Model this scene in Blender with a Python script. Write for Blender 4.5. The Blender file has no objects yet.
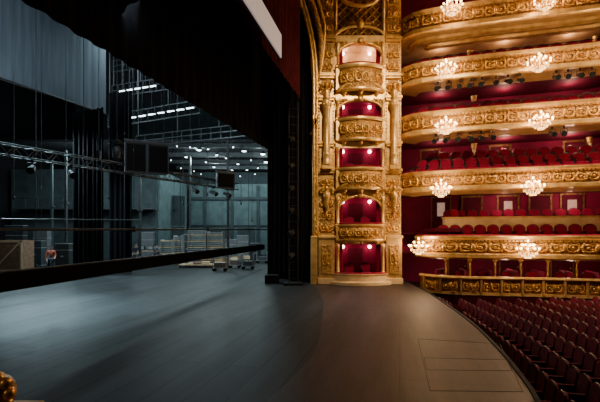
import bpy,bmesh,math,random
from mathutils import Vector,Matrix
random.seed(4)
PI=math.pi
SC=bpy.context.scene
COL=SC.collection
CZ=2.45
def W(px,py,Y): return Vector(((px-300)*Y/400,Y,CZ+(235-py)*Y/400))
def ordn(n):
    w=['zeroth','first','second','third','fourth','fifth','sixth','seventh','eighth','ninth','tenth','eleventh','twelfth','thirteenth','fourteenth','fifteenth','sixteenth','seventeenth','eighteenth','nineteenth','twentieth','twenty-first','twenty-second','twenty-third','twenty-fourth','twenty-fifth','twenty-sixth','twenty-seventh','twenty-eighth','twenty-ninth','thirtieth']
    return w[n] if n<len(w) else str(n)+'th'
# ---------------------------------------------------------------- materials
def mat(name,col,rough=.6,metal=0,col2=None,nscale=6,bump=0,bscale=20,btype='noise',emit=None,estr=0,spec=.5,stretch=None):
    m=bpy.data.materials.new(name); m.use_nodes=True
    nt=m.node_tree; b=nt.nodes['Principled BSDF']
    b.inputs['Roughness'].default_value=rough; b.inputs['Metallic'].default_value=metal
    b.inputs['Base Color'].default_value=(*col,1); b.inputs['Specular IOR Level'].default_value=spec
    if emit:
        b.inputs['Emission Color'].default_value=(*emit,1); b.inputs['Emission Strength'].default_value=estr
    tc=nt.nodes.new('ShaderNodeTexCoord'); vec=tc.outputs['Object']
    if stretch:
        mp=nt.nodes.new('ShaderNodeMapping'); mp.inputs['Scale'].default_value=stretch
        nt.links.new(vec,mp.inputs[0]); vec=mp.outputs[0]
    n=nt.nodes.new('ShaderNodeTexNoise'); n.inputs['Scale'].default_value=nscale; n.inputs['Detail'].default_value=4
    nt.links.new(vec,n.inputs['Vector'])
    c2=col2 or tuple(c*.75 for c in col)
    r=nt.nodes.new('ShaderNodeValToRGB'); r.color_ramp.elements[0].position=.35; r.color_ramp.elements[1].position=.65
    r.color_ramp.elements[0].color=(*c2,1); r.color_ramp.elements[1].color=(*col,1)
    nt.links.new(n.outputs['Fac'],r.inputs[0]); nt.links.new(r.outputs[0],b.inputs['Base Color'])
    if bump:
        if btype=='voronoi':
            t=nt.nodes.new('ShaderNodeTexVoronoi'); t.inputs['Scale'].default_value=bscale; o=t.outputs['Distance']
        else:
            t=nt.nodes.new('ShaderNodeTexNoise'); t.inputs['Scale'].default_value=bscale; t.inputs['Detail'].default_value=5; o=t.outputs['Fac']
        nt.links.new(vec,t.inputs['Vector'])
        bp=nt.nodes.new('ShaderNodeBump'); bp.inputs['Strength'].default_value=bump; bp.inputs['Distance'].default_value=.05
        nt.links.new(o,bp.inputs['Height']); nt.links.new(bp.outputs[0],b.inputs['Normal'])
    return m
M={}
M['gold']=mat('gilding',(.94,.60,.19),.33,.6,(.60,.31,.08),7,.12,9,'noise')
M['goldrel']=mat('gilded_relief_ground',(.64,.36,.11),.42,.45,(.26,.12,.03),9,.6,12,'voronoi')
M['goldpale']=mat('pale_gilding',(.92,.61,.24),.34,.5,(.64,.38,.12),3,.12,8)
M['golddk']=mat('dark_gilding',(.34,.16,.045),.5,.4,(.14,.06,.02),8,.5,10,'voronoi')
M['cream']=mat('cream_paint',(.86,.63,.35),.5,0,(.74,.50,.25),3,.1,6)
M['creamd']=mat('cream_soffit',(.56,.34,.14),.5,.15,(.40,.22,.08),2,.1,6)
M['wine']=mat('crimson_wall',(.25,.007,.052),.7,0,(.18,.005,.036),1.2,.08,30,spec=.2)
M['winedk']=mat('dark_crimson',(.13,.005,.027),.75,0,(.085,.004,.017),2,.1,30,spec=.2)
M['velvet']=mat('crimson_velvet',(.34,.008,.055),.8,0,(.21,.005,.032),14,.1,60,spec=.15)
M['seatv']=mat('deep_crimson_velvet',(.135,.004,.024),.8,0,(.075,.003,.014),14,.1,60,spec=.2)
M['velvet2']=mat('dark_crimson_velvet',(.075,.003,.013),.8,0,(.045,.002,.008),14,.1,60,spec=.15)
M['wood']=mat('dark_mahogany',(.026,.006,.006),.4,0,(.014,.004,.004),5,.1,30,stretch=(1,1,.2))
M['plywood']=mat('pale_plywood',(.74,.58,.37),.6,0,(.60,.45,.26),4,.1,30)
M['crate']=mat('brown_crate_wood',(.32,.19,.11),.7,0,(.20,.12,.065),5,.3,20)
M['blackcloth']=mat('black_wool_serge',(.007,.007,.009),.95,0,(.004,.004,.005),4,.2,50,spec=.1)
M['maroonblack']=mat('near_black_burgundy_cloth',(.060,.008,.012),.95,0,(.035,.005,.008),3,.2,40,spec=.05)
M['blackmetal']=mat('black_metal',(.012,.012,.014),.55,.2,None,6,.1,30)
M['truss']=mat('grey_steel',(.07,.08,.085),.5,.4,None,6)
M['steeldk']=mat('dark_steel',(.035,.04,.043),.55,.3,None,6)
M['steel']=mat('pale_steel',(.50,.54,.56),.4,.4,None,6)
M['bluedrape']=mat('blue_grey_cloth',(.115,.138,.155),.9,0,(.088,.108,.124),3,.2,20,stretch=(3,3,.15),spec=.1)
M['white']=mat('white_screen_cloth',(.75,.66,.64),.6,0,(.70,.61,.60),2,emit=(1,.88,.86),estr=.26)
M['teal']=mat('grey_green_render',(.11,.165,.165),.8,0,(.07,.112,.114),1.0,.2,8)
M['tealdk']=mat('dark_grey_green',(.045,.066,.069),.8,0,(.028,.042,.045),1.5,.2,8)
M['panelgrey']=mat('charcoal_panel',(.045,.05,.052),.5,.1,None,3)
M['casemid']=mat('mid_grey_case',(.17,.18,.19),.5,.1,None,3)
M['black']=mat('matt_black_paint',(.012,.012,.014),.8,0,(.008,.008,.009),3,.1,10,spec=.2)
M['seam']=mat('dark_brown_seam',(.014,.010,.009),.7,0,None,3,spec=.2)
M['bulb']=mat('glowing_glass_bulb',(1,.8,.5),.2,0,emit=(1,.62,.24),estr=13)
M['crystal']=mat('cut_crystal',(.9,.7,.4),.08,0,emit=(1,.56,.20),estr=3.2,bump=.3,bscale=40)
M['lampglass']=mat('pink_glass_shade',(1,.8,.7),.3,0,emit=(1,.56,.50),estr=15)
M['tube']=mat('cold_white_tube',(.9,.95,1),.3,0,emit=(.78,.93,1),estr=8)
M['skin']=mat('skin',(.55,.32,.22),.6)
M['navy']=mat('dark_blue_cotton',(.03,.04,.07),.8)
M['red']=mat('orange_red_cotton',(.55,.11,.06),.8)
M['grey']=mat('grey_cotton',(.22,.23,.24),.8)
M['hair']=mat('dark_hair',(.02,.014,.01),.6)
M['lens']=mat('spotlight_glass',(.03,.03,.035),.15,.1)
M['glass']=mat('lit_door_glass',(.5,.3,.25),.3,0,emit=(1,.62,.50),estr=.28)
def plank_mat(name,c1,c2,ang,w,rough,bw=9,mk=.55,ns=.5,lo=.4,hi=1.3,spec=.3,ms=.012):
    m=bpy.data.materials.new(name); m.use_nodes=True; nt=m.node_tree; b=nt.nodes['Principled BSDF']
    tc=nt.nodes.new('ShaderNodeTexCoord'); mp=nt.nodes.new('ShaderNodeMapping'); mp.inputs['Rotation'].default_value=(0,0,ang)
    nt.links.new(tc.outputs['Object'],mp.inputs[0])
    br=nt.nodes.new('ShaderNodeTexBrick'); br.inputs['Scale'].default_value=1; br.inputs['Brick Width'].default_value=bw; br.inputs['Row Height'].default_value=w
    br.inputs['Mortar Size'].default_value=ms; br.inputs['Color1'].default_value=(*c1,1); br.inputs['Color2'].default_value=(*c2,1); br.inputs['Mortar'].default_value=(c2[0]*mk,c2[1]*mk,c2[2]*mk,1)
    nt.links.new(mp.outputs[0],br.inputs[0])
    cur=br.outputs['Color']
    for sc,stc,amt in ((ns,(.12,1.3,1),.95),(3.2,(1,1,1),.6)):
        m2=nt.nodes.new('ShaderNodeMapping'); m2.inputs['Scale'].default_value=stc; nt.links.new(mp.outputs[0],m2.inputs[0])
        n=nt.nodes.new('ShaderNodeTexNoise'); n.inputs['Scale'].default_value=sc; n.inputs['Detail'].default_value=9; n.inputs['Roughness'].default_value=.72; nt.links.new(m2.outputs[0],n.inputs[0])
        mx=nt.nodes.new('ShaderNodeMix'); mx.data_type='RGBA'; mx.blend_type='MULTIPLY'; mx.inputs[0].default_value=amt
        r=nt.nodes.new('ShaderNodeValToRGB'); r.color_ramp.elements[0].position=.38; r.color_ramp.elements[0].color=(lo,lo,lo,1); r.color_ramp.elements[1].position=.62; r.color_ramp.elements[1].color=(hi,hi,hi,1)
        nt.links.new(n.outputs[0],r.inputs[0]); nt.links.new(cur,mx.inputs[6]); nt.links.new(r.outputs[0],mx.inputs[7]); cur=mx.outputs[2]
    nt.links.new(cur,b.inputs['Base Color'])
    rr=nt.nodes.new('ShaderNodeMapRange'); rr.inputs[3].default_value=rough-.12; rr.inputs[4].default_value=rough+.22; nt.links.new(n.outputs[0],rr.inputs[0]); nt.links.new(rr.outputs[0],b.inputs['Roughness'])
    b.inputs['Specular IOR Level'].default_value=spec
    return m
M['stage']=plank_mat('stage_boards',(.030,.035,.037),(.018,.0215,.023),math.radians(-76),.62,.50,14,.25,.55,.40,1.4,.17,.018)
M['apron']=plank_mat('apron_boards',(.041,.030,.028),(.034,.025,.024),math.radians(-76),1.9,.46,3.5,.4,.8,.40,1.5,.24,.010)
M['carpet']=mat('dark_red_carpet',(.03,.003,.007),.9,0,None,8,.2,60,spec=.1)
# ---------------------------------------------------------------- mesh builder
def wl(o):
    v=Vector((0,0,0))
    while o: v+=o.location; o=o.parent
    return v
class MB:
    def __init__(s): s.bm=bmesh.new()
    def box(s,c,d,rz=0,rx=0,ry=0):
        mt=Matrix.Translation(c)@Matrix.Rotation(rz,4,'Z')@Matrix.Rotation(rx,4,'X')@Matrix.Rotation(ry,4,'Y')@Matrix.Diagonal((d[0],d[1],d[2],1))
        bmesh.ops.create_cube(s.bm,size=1,matrix=mt); return s
    def cyl(s,p,q,r,r2=None,n=10):
        p=Vector(p);q=Vector(q); d=q-p
        mt=Matrix.Translation((p+q)/2)@d.to_track_quat('Z','Y').to_matrix().to_4x4()
        bmesh.ops.create_cone(s.bm,cap_ends=True,segments=n,radius1=r,radius2=r if r2 is None else r2,depth=d.length,matrix=mt); return s
    def sph(s,c,r,u=10,v=7):
        if not hasattr(r,'__len__'): r=(r,r,r)
        bmesh.ops.create_uvsphere(s.bm,u_segments=u,v_segments=v,radius=1,matrix=Matrix.Translation(c)@Matrix.Diagonal((r[0],r[1],r[2],1))); return s
    def tube(s,pts,r,n=6,closed=False):
        pts=[Vector(p) for p in pts]; N=len(pts); rings=[]
        for i,p in enumerate(pts):
            a=pts[(i-1)%N] if (closed or i>0) else p; b=pts[(i+1)%N] if (closed or i<N-1) else p
            q=(b-a).to_track_quat('Z','Y').to_matrix()
            rr=r[i] if hasattr(r,'__len__') else r
            rings.append([s.bm.verts.new(p+q@Vector((rr*math.cos(2*PI*k/n),rr*math.sin(2*PI*k/n),0))) for k in range(n)])
        for i in range(N if closed else N-1):
            A=rings[i];B=rings[(i+1)%N]
            for k in range(n):
                s.bm.faces.new((A[k],A[(k+1)%n],B[(k+1)%n],B[k]))
        if not closed:
            s.bm.faces.new(rings[0][::-1]); s.bm.faces.new(rings[-1])
        return s
    def lathe(s,prof,c=(0,0,0),n=16):
        c=Vector(c); rings=[]
        for r,z in prof: rings.append([s.bm.verts.new(c+Vector((r*math.cos(2*PI*k/n),r*math.sin(2*PI*k/n),z))) for k in range(n)])
        for A,B in zip(rings,rings[1:]):
            for k in range(n): s.bm.faces.new((A[k],A[(k+1)%n],B[(k+1)%n],B[k]))
        s.bm.faces.new(rings[0][::-1]); s.bm.faces.new(rings[-1]); return s
    def prism(s,poly,a,b,axis='z'):
        f=(lambda p,t:Vector((p[0],p[1],t))) if axis=='z' else (lambda p,t:Vector((p[0],t,p[1])))
        A=[s.bm.verts.new(f(p,a)) for p in poly];B=[s.bm.verts.new(f(p,b)) for p in poly]
        n=len(poly)
        s.bm.faces.new(A);s.bm.faces.new(B[::-1])
        for i in range(n): s.bm.faces.new((A[i],B[i],B[(i+1)%n],A[(i+1)%n]))
        return s
    def sweep(s,path,prof,closed=True):
        N=len(path); rings=[]
        for i in range(N):
            a=Vector(path[max(i-1,0)]);b=Vector(path[min(i+1,N-1)]); t=(b-a).normalized(); nn=Vector((t.y,-t.x))
            p=Vector(path[i])
            rings.append([s.bm.verts.new((p.x+nn.x*o,p.y+nn.y*o,z)) for o,z in prof])
        k=len(prof)
        for A,B in zip(rings,rings[1:]):
            for j in range(k if closed else k-1): s.bm.faces.new((A[j],A[(j+1)%k],B[(j+1)%k],B[j]))
        if closed: s.bm.faces.new(rings[0][::-1]);s.bm.faces.new(rings[-1])
        return s
    def build(s,name,m,parent=None,bevel=0,smooth=False):
        if parent is not None:
            v=wl(parent)
            if v.length: bmesh.ops.translate(s.bm,verts=s.bm.verts,vec=-v)
        bmesh.ops.recalc_face_normals(s.bm,faces=s.bm.faces)
        me=bpy.data.meshes.new(name)
        if smooth:
            for f in s.bm.faces: f.smooth=True
        s.bm.to_mesh(me); s.bm.free()
        me.materials.append(M[m] if isinstance(m,str) else m)
        o=bpy.data.objects.new(name,me); COL.objects.link(o)
        if parent is not None: o.parent=parent
        if bevel:
            b=o.modifiers.new('bevel','BEVEL'); b.width=bevel; b.segments=2; b.limit_method='ANGLE'
        return o
def tag(o,label=None,cat=None,group=None,kind=None):
    if label: o['label']=label
    if cat: o['category']=cat
    if group: o['group']=group
    if kind: o['kind']=kind
    return o
def empty(name,loc,label,cat,group=None):
    o=bpy.data.objects.new(name,None); COL.objects.link(o); o.location=loc; o.empty_display_size=.2
    return tag(o,label,cat,group)
def kids(o): return list(o.children)
def copy_tree(o,parent=None):
    c=o.copy(); COL.objects.link(c); c.parent=parent
    for ch in kids(o): copy_tree(ch,c)
    return c
def drop(o):
    for ch in kids(o): drop(ch)
    bpy.data.objects.remove(o)
def struct(o): o['kind']='structure'; return o
def cat_rom(P,step=.3):
    out=[]; P=[Vector(p) for p in P]
    for i in range(len(P)-1):
        a=P[max(i-1,0)];b=P[i];c=P[i+1];d=P[min(i+2,len(P)-1)]
        n=max(2,int((c-b).length/step))
        for k in range(n):
            t=k/n
            out.append(.5*((2*b)+(c-a)*t+(2*a-5*b+4*c-d)*t*t+(3*b-a-3*c+d)*t**3))
    out.append(P[-1]); return out
def walk(path,step,start=0):
    res=[];L=0; nxt=start
    for a,b in zip(path,path[1:]):
        d=(b-a).length
        while nxt<=L+d:
            t=(nxt-L)/d; res.append((a.lerp(b,t),(b-a).normalized())); nxt+=step
        L+=d
    return res
def off(path,o):
    out=[];N=len(path)
    for i in range(N):
        a=path[max(i-1,0)];b=path[min(i+1,N-1)]; t=(b-a).normalized()
        out.append(Vector((path[i].x+t.y*o,path[i].y-t.x*o)))
    return out
def yat(path,X):
    for a,b in zip(path,path[1:]):
        if min(a.x,b.x)<=X<=max(a.x,b.x) and abs(b.x-a.x)>1e-6:
            return a.y+(b.y-a.y)*(X-a.x)/(b.x-a.x)
    return path[-1].y
def on_path(path,px,o=0):
    q=off(path,o)
    for a,b in zip(q,q[1:]):
        fa=300+400*a.x/a.y; fb=300+400*b.x/b.y
        if fa<=px<=fb:
            t=(px-fa)/(fb-fa+1e-9); return a.lerp(b,t),(b-a).normalized()
    return q[-1],(q[-1]-q[-2]).normalized()
def tang(t): return math.atan2(t.y,t.x)
# ---------------------------------------------------------------- setting
edge=cat_rom([(5.75,21.2),(5.6,20.0),(5.5,17.5),(5.28,15.1),(4.82,11.3),(4.26,8.5),(3.8,6.76),(3.48,5.8),(2.7,4),(1.7,2.2),(.6,.8)],.4)
inner=cat_rom([(.7,19.6),(.86,15.5),(.75,13),(.40,9.0),(-.02,7.2),(-.5,5.9),(-1.3,4),(-2.2,2.2),(-3,.8)],.4)
struct(MB().prism([(-30,.8),(-30,54),(.7,54),(.7,21)]+[(p.x,p.y) for p in inner],-.2,0).build('floor','stage'))
struct(MB().prism([(p.x,p.y) for p in inner]+[(p.x,p.y) for p in reversed(edge)]+[(.7,21.2)],-.2,.004).build('floor','apron'))
struct(MB().sweep(off(edge,0),[(-.02,-1.25),(-.02,.03),(.05,.03),(.05,-1.25)]).build('trim_1','black'))
struct(MB().box((16,10,-1.35),(28,26,.2)).build('floor','carpet'))
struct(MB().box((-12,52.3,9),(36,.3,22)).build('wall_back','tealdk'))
struct(MB().box((-29.5,27,9),(.3,52,22)).build('wall_left','black'))
struct(MB().box((-13,16,20.2),(32,36,.3)).build('ceiling','black'))
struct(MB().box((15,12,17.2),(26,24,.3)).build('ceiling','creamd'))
tier=cat_rom([(5.2,20.9),(5.25,20.25),(5.6,19.65),(6.4,19.25),(7.5,18.9),(9,18.45),(11,17.95),(13,17.4),(15,16.6),(17,15.5)],.3)
back=cat_rom([(4.6,23.3),(7,22.6),(9,21.9),(13,20.7),(16,19.6),(19,18.0)],.5)
struct(MB().sweep(back,[(0,-1.3),(0,17),(-.3,17),(-.3,-1.3)]).build('wall_right','wine'))
# ---------------------------------------------------------------- relief motif
def scroll_mesh(w,h,name='scroll_relief'):
    b=MB()
    for s in (-1,1):
        pts=[];rad=[]
        for i in range(20):
            a=i/19*2.2*2*PI*.75; r=h*.38*(1-i/22)
            pts.append((s*(w*.26+r*math.cos(a+PI)*1.1),-.03,r*math.sin(a+PI))); rad.append(.032-.0010*i)
        b.tube(pts,rad,5)
        for k in range(5):
            a=-.9+k*.45
            b.sph((s*(w*.42+.04*math.cos(a*2)),-.02,h*.36*math.sin(a)),(.045,.045,.06),6,5)
        b.sph((s*w*.26,-.04,0),(.05,.06,.05),6,5)
    b.sph((0,-.05,0),(.08,.07,h*.26),8,6)
    for k in range(7):
        a=k/7*2*PI; b.sph((.13*math.cos(a),-.03,h*.28*math.sin(a)),(.04,.04,.04),6,4)
    me=bpy.data.meshes.new(name)
    for f in b.bm.faces: f.smooth=True
    b.bm.to_mesh(me); b.bm.free(); me.materials.append(M['gold']); return me
SCR=scroll_mesh(.9,.6); SCRS=scroll_mesh(.5,.4)
def place_mesh(me,name,loc,rz,parent,scale=(1,1,1)):
    o=bpy.data.objects.new(name,me); COL.objects.link(o)
    if parent is not None: o.parent=parent; loc=Vector(loc)-wl(parent)
    o.location=loc; o.rotation_euler=(0,0,rz); o.scale=scale; return o
# ---------------------------------------------------------------- balconies
def belly(z0,z1):
    h=z1-z0
    return [(0,z0),(.10,z0),(.13,z0+.05*h),(.13,z0+.16*h),(.08,z0+.20*h),(.14,z0+.32*h),(.17,z0+.48*h),(.14,z0+.62*h),(.08,z0+.76*h),(.08,z0+.84*h),(-.04,z0+.84*h),(-.04,z0)]
def balcony(path,z0,z1,label,slabm='winedk',rail=True,bk=back,step=.92,soff=.75):
    a=path[0]
    root=empty('balcony',(a.x,a.y,z0),label,'balcony')
    MB().sweep(path,belly(z0,z1)).build('parapet','goldrel',root)
    h=z1-z0
    MB().sweep(path,[(-.08,z0+.80*h),(.15,z0+.80*h),(.20,z0+.86*h),(.22,z0+.97*h),(.14,z1),(-.08,z1)]).build('top_rail','goldpale',root)
    MB().sweep(path,[(-.02,z0-.06),(.12,z0-.06),(.19,z0-.01),(.19,z0+.14*h),(.14,z0+.19*h),(-.02,z0+.19*h)]).build('base_moulding','goldpale',root)
    MB().sweep(path,[(-.06,z1),(.10,z1),(.12,z1+.03),(.08,z1+.06),(-.05,z1+.06)]).build('velvet_cushion','velvet',root)
    s=[(p.x,p.y) for p in path]+[(p.x,p.y) for p in reversed(bk)]
    MB().prism(s,z0-.02,z0+.10).build('floor_slab',slabm,root)
    if soff:
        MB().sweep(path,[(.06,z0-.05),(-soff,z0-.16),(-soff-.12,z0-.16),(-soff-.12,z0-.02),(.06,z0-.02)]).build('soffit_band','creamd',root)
    d=MB()
    for p,t in walk(path,.16,.05):
        n=Vector((t.y,-t.x)); d.box((p.x+n.x*.20,p.y+n.y*.20,z0+.755*h),(.08,.06,.05),tang(t))
    d.build('dentil_band','goldpale',root)
    for p,t in walk(path,step,.35):
        n=Vector((t.y,-t.x)); place_mesh(SCR,'scroll_relief',(p.x+n.x*.16,p.y+n.y*.16,z0+.47*h),tang(t),root,(step/.92,1,h/.95*.9))
    if rail:
        hp=off(path,-.35); hp=[p for p in hp if p.x>5.3]
        MB().tube([(p.x,p.y,z1+.34) for p in hp],.018,5).build('handrail','blackmetal',root)
        for p,t in walk(hp,1.3,.3): MB().cyl((p.x,p.y,z0+.1),(p.x,p.y,z1+.34),.014,n=6).build('handrail_post','blackmetal',root)
    return root
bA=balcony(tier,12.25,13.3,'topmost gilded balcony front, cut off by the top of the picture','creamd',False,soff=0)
bB=balcony(tier,9.85,10.8,'second balcony from the top, gilded, with black spotlights fixed beneath')
bC=balcony(tier,7.35,8.38,'third balcony from the top with gilded garlands and spotlights beneath')
bD=balcony(tier,4.60,5.52,'fourth balcony from the top, gilded, rows of crimson seats behind','winedk',False)
tierE=[p for p in cat_rom([(6.0,20.3),(6.2,19.6),(6.7,19.15),(7.5,18.85),(9,18.45),(11,17.95),(13,17.4),(15,16.6),(17,15.5)],.3)]
bE=balcony(tierE,1.42,2.42,'lowest gilded balcony front above the railed parterre boxes','winedk',False,step=1.25)
for o_,z in ((-.7,12.2),(-1.5,12.2)):
    o=off(tier,o_); MB().sweep(o,[(0,z-.16),(.2,z-.10),(.25,z+.0),(.25,z+.05),(0,z+.05)]).build('soffit_moulding','goldpale',bA)
inn=[p for p in off(tierE,-1.45) if p.x>6.2]
ip=empty('inner_parapet',(inn[0].x,inn[0].y,2.4),'plain cream parapet with crimson seats above, behind the lowest gilded balcony','parapet')
MB().sweep(inn,[(0,1.53),(.08,1.53),(.08,3.28),(0,3.28)]).build('panel','cream',ip)
MB().sweep(inn,[(-.05,3.28),(.14,3.28),(.14,3.36),(-.05,3.36)]).build('cap_rail','goldpale',ip)
MB().prism([(p.x,p.y) for p in inn]+[(p.x,p.y) for p in reversed(back)],2.5,2.6).build('raised_floor','winedk',ip)
# ---------------------------------------------------------------- seats
def make_seat(v='velvet'):
    r=empty('theatre_seat',(0,0,0),'x','seat')
    b=MB()
    poly=[(-.23,.40),(.23,.40),(.24,.78)]+[(.24*math.cos(a),.78+.18*math.sin(a)) for a in [PI*k/10 for k in range(1,10)]]+[(-.24,.78)]
    b.prism(poly,.16,.25,'y')
    for vv in b.bm.verts: vv.co.y+=(vv.co.z-.4)*.18 - .25*(vv.co.x**2)
    b.build('backrest',v,r,.02)
    f=MB(); f.tube([(-.25,.20,.3),(-.255,.25,.78)]+[(-.252*math.cos(a),.27,.78+.195*math.sin(a)) for a in [PI*k/10 for k in range(1,10)]]+[(.255,.25,.78),(.25,.20,.3)],.016,5)
    f.build('back_frame','wood',r)
    MB().box((0,-.03,.42),(.46,.44,.13)).build('seat_cushion',v,r,.04)
    for s in (-1,1):
        MB().box((s*.262,-.02,.62),(.055,.36,.045)).build('armrest','velvet2',r,.015)
        MB().box((s*.262,0,.30),(.035,.34,.60)).build('side_panel','wood',r)
    return r
def put_seat(src,x,y,z,rz,label,group,sc=1):
    s=copy_tree(src); s.location=(x,y,z); s.rotation_euler=(0,0,rz); s['label']=label; s['group']=group; s.scale=(sc,sc,sc); return s
railp=cat_rom([(5.95,19.6),(6.35,18.9),(7.1,18.35),(8.4,18.05),(10,17.75),(12,17.3),(14,16.7),(16,15.9)],.3)
fwd=list(reversed(edge))
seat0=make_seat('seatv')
ns=0
for i in range(15):
    o=off(fwd,.52+.72*i)
    k=0
    pts=walk(o,.50,.2+.25*(i%2))
    pts=[(p,t) for p,t in pts if p.y<yat(railp,p.x)-1.0 and p.y>5 and 300+400*(p.x-.3)/p.y<606 and p.x>2]
    pts=[(p,t) for p,t in pts if 235+400*(CZ+.4)/p.y<440]
    pts.reverse()
    for p,t in pts:
        k+=1; ns+=1
        nx,ny=-t.y,t.x
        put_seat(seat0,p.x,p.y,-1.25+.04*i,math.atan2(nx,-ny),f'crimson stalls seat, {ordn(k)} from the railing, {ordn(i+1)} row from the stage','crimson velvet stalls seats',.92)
print('stalls seats',ns)
drop(seat0)
seat0=make_seat('velvet')
def seat_row(path,o,z,step,x0,x1,nm,group,start=.2):
    k=0
    for p,t in walk(off(path,o),step,start):
        px=300+400*p.x/p.y
        if px<x0 or px>x1: continue
        k+=1
        put_seat(seat0,p.x,p.y,z,tang(t),f'crimson seat, {ordn(k)} from the stage end {nm}',group)
seat_row(tier,-.75,5.30,.58,413,605,'in the fourth balcony front row','fourth balcony seats, front row')
seat_row(tier,-1.6,5.80,.58,413,605,'in the fourth balcony back row','fourth balcony seats, back row')
seat_row(tierE,-.75,1.98,.58,434,605,'right behind the lowest gilded balcony','lowest balcony seats')
seat_row(tierE,-2.05,2.80,.58,426,605,'above the plain cream parapet','seats above the cream parapet')
seat_row(tier,-.8,8.05,.6,420,605,'in the third balcony from top','third balcony seats')
seat_row(tier,-.8,10.50,.6,420,605,'in the second balcony from top','second balcony seats')
for i,(px_) in enumerate((436,462,483,508,534,562,590)):
    p,t=on_path(railp,px_,-.7); put_seat(seat0,p.x,p.y,-.2,tang(t),f'crimson chair behind the low gilded railing, {ordn(i+1)} from the stage','parterre box chairs')
for (pth,o,z0,z1,par,w) in ((tier,-.35,4.7,5.30,bD,.9),(tier,-1.25,4.7,5.80,bD,.9),(tierE,-.35,1.5,1.98,bE,.9),(tier,-.4,7.45,8.05,bC,.9),(tier,-.4,9.95,10.50,bB,.9),(inn,-.15,2.6,2.80,ip,.9)):
    q=off(pth,o)
    MB().sweep(q,[(0,z0),(0,z1),(-w,z1),(-w,z0)]).build('seating_riser','winedk',par)
# ---------------------------------------------------------------- parterre railing
root=empty('railing',(railp[0].x,railp[0].y,-.3),'low gilded panelled railing curving around the stalls seats','railing')
MB().sweep(railp,[(0,.44),(.14,.44),(.17,.50),(.14,.58),(0,.58)]).build('top_rail','goldpale',root)
MB().sweep(railp,[(.0,-.25),(.07,-.25),(.07,.44),(.0,.44)]).build('backing_panel','goldrel',root)
MB().sweep(railp,[(0,-1.25),(.14,-1.25),(.14,-.20),(0,-.20)]).build('base_wall','velvet2',root)
MB().sweep(railp,[(.05,-.26),(.15,-.26),(.13,-.14),(.05,-.14)]).build('bottom_rail','goldpale',root)
for i,(p,t) in enumerate(walk(railp,.85,.3)):
    nn=Vector((t.y,-t.x))
    MB().box((p.x+nn.x*.08,p.y+nn.y*.08,.13),(.10,.15,.72),tang(t)).build('post','goldpale',root,.01)
    place_mesh(SCR,'scroll_relief',(p.x+t.x*.42+nn.x*.09,p.y+t.y*.42+nn.y*.09,.14),tang(t),root,(.75,.6,.85))
pf=[(p.x,p.y) for p in railp]+[(p.x,p.y) for p in reversed(back)]
struct(MB().prism(pf,-.3,-.2).build('floor','carpet'))
for k,px in enumerate((446,470,495,521,548,577,606)):
    p,t=on_path(railp,px,-.35)
    r=empty('box_divider_post',(p.x,p.y,-.2),f'slim crimson and gilt post between the parterre boxes, {ordn(k+1)} from the stage','post','parterre box posts')
    MB().cyl((p.x,p.y,-.2),(p.x,p.y,1.32),.045,n=8).build('shaft','goldrel',r)
    MB().box((p.x+.02,p.y+.8,.3),(.07,1.5,1.0),tang(t)).build('partition','wine',r)
    MB().lathe([(.04,0),(.09,.06),(.11,.10),(.11,.12)],(p.x,p.y,1.2),8).build('capital','gold',r)
for z0,nm in ((5.81,'fourth'),(7.45,'third'),(9.95,'second')):
    for k,px in enumerate((424,500,552)):
        p,t=on_path(tier,px,-2.75)
        hgt=1.0 if nm=='fourth' else 1.5
        MBp=MB().prism([(-.5,0),(.5,0),(.5,.75*hgt),(-.2,1.0*hgt),(-.5,1.1*hgt)],-.04,.04,'y')
        bmesh.ops.transform(MBp.bm,matrix=Matrix.Translation((p.x,p.y,z0))@Matrix.Rotation(tang(t)+PI/2,4,'Z'),verts=MBp.bm.verts)
        tag(MBp.build('box_partition','velvet'),f'low crimson partition between seats of the {nm} balcony, {ordn(k+1)} from the stage','partition','balcony partitions')
# ---------------------------------------------------------------- doors on the back wall
dn=0
def door(px,z,lit):
    global dn
    dn+=1
    p,t=on_path(back,px,.03); a=tang(t)
    nn=Vector((t.y,-t.x))
    r=bpy.data.objects.new('door_%d'%dn,None); COL.objects.link(r); r.location=(p.x,p.y,z); r['kind']='structure'
    def bx(dx,dz,w,h,d,o=0):
        return ((p.x+t.x*dx+nn.x*o,p.y+t.y*dx+nn.y*o,z+dz),(w,d,h),a)
    MB().box(*bx(-.5,.95,.07,1.9,.12)).box(*bx(.5,.95,.07,1.9,.12)).box(*bx(0,1.92,1.12,.09,.16)).build('door_frame','golddk',r)
    MB().box(*bx(0,.95,.92,1.86,.05)).build('door_leaf','winedk',r)
    if lit:
        MB().box(*bx(0,1.25,.40,.75,.03,.04)).build('door_glass','glass',r)
    MB().sph((p.x+t.x*.36+nn.x*.07,p.y+t.y*.36+nn.y*.07,z+.95),.035,8,6).build('door_knob','gold',r)
for px in (441,472,508,540,572): door(px,2.62,px in(441,508,572))
for px in (430,500,575): door(px,5.3,False)
for px in (455,520,590): door(px,7.6,False)
for px in (440,505,560): door(px,10.1,False)
for px in (458,510,562): door(px,-.2,False)
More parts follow.
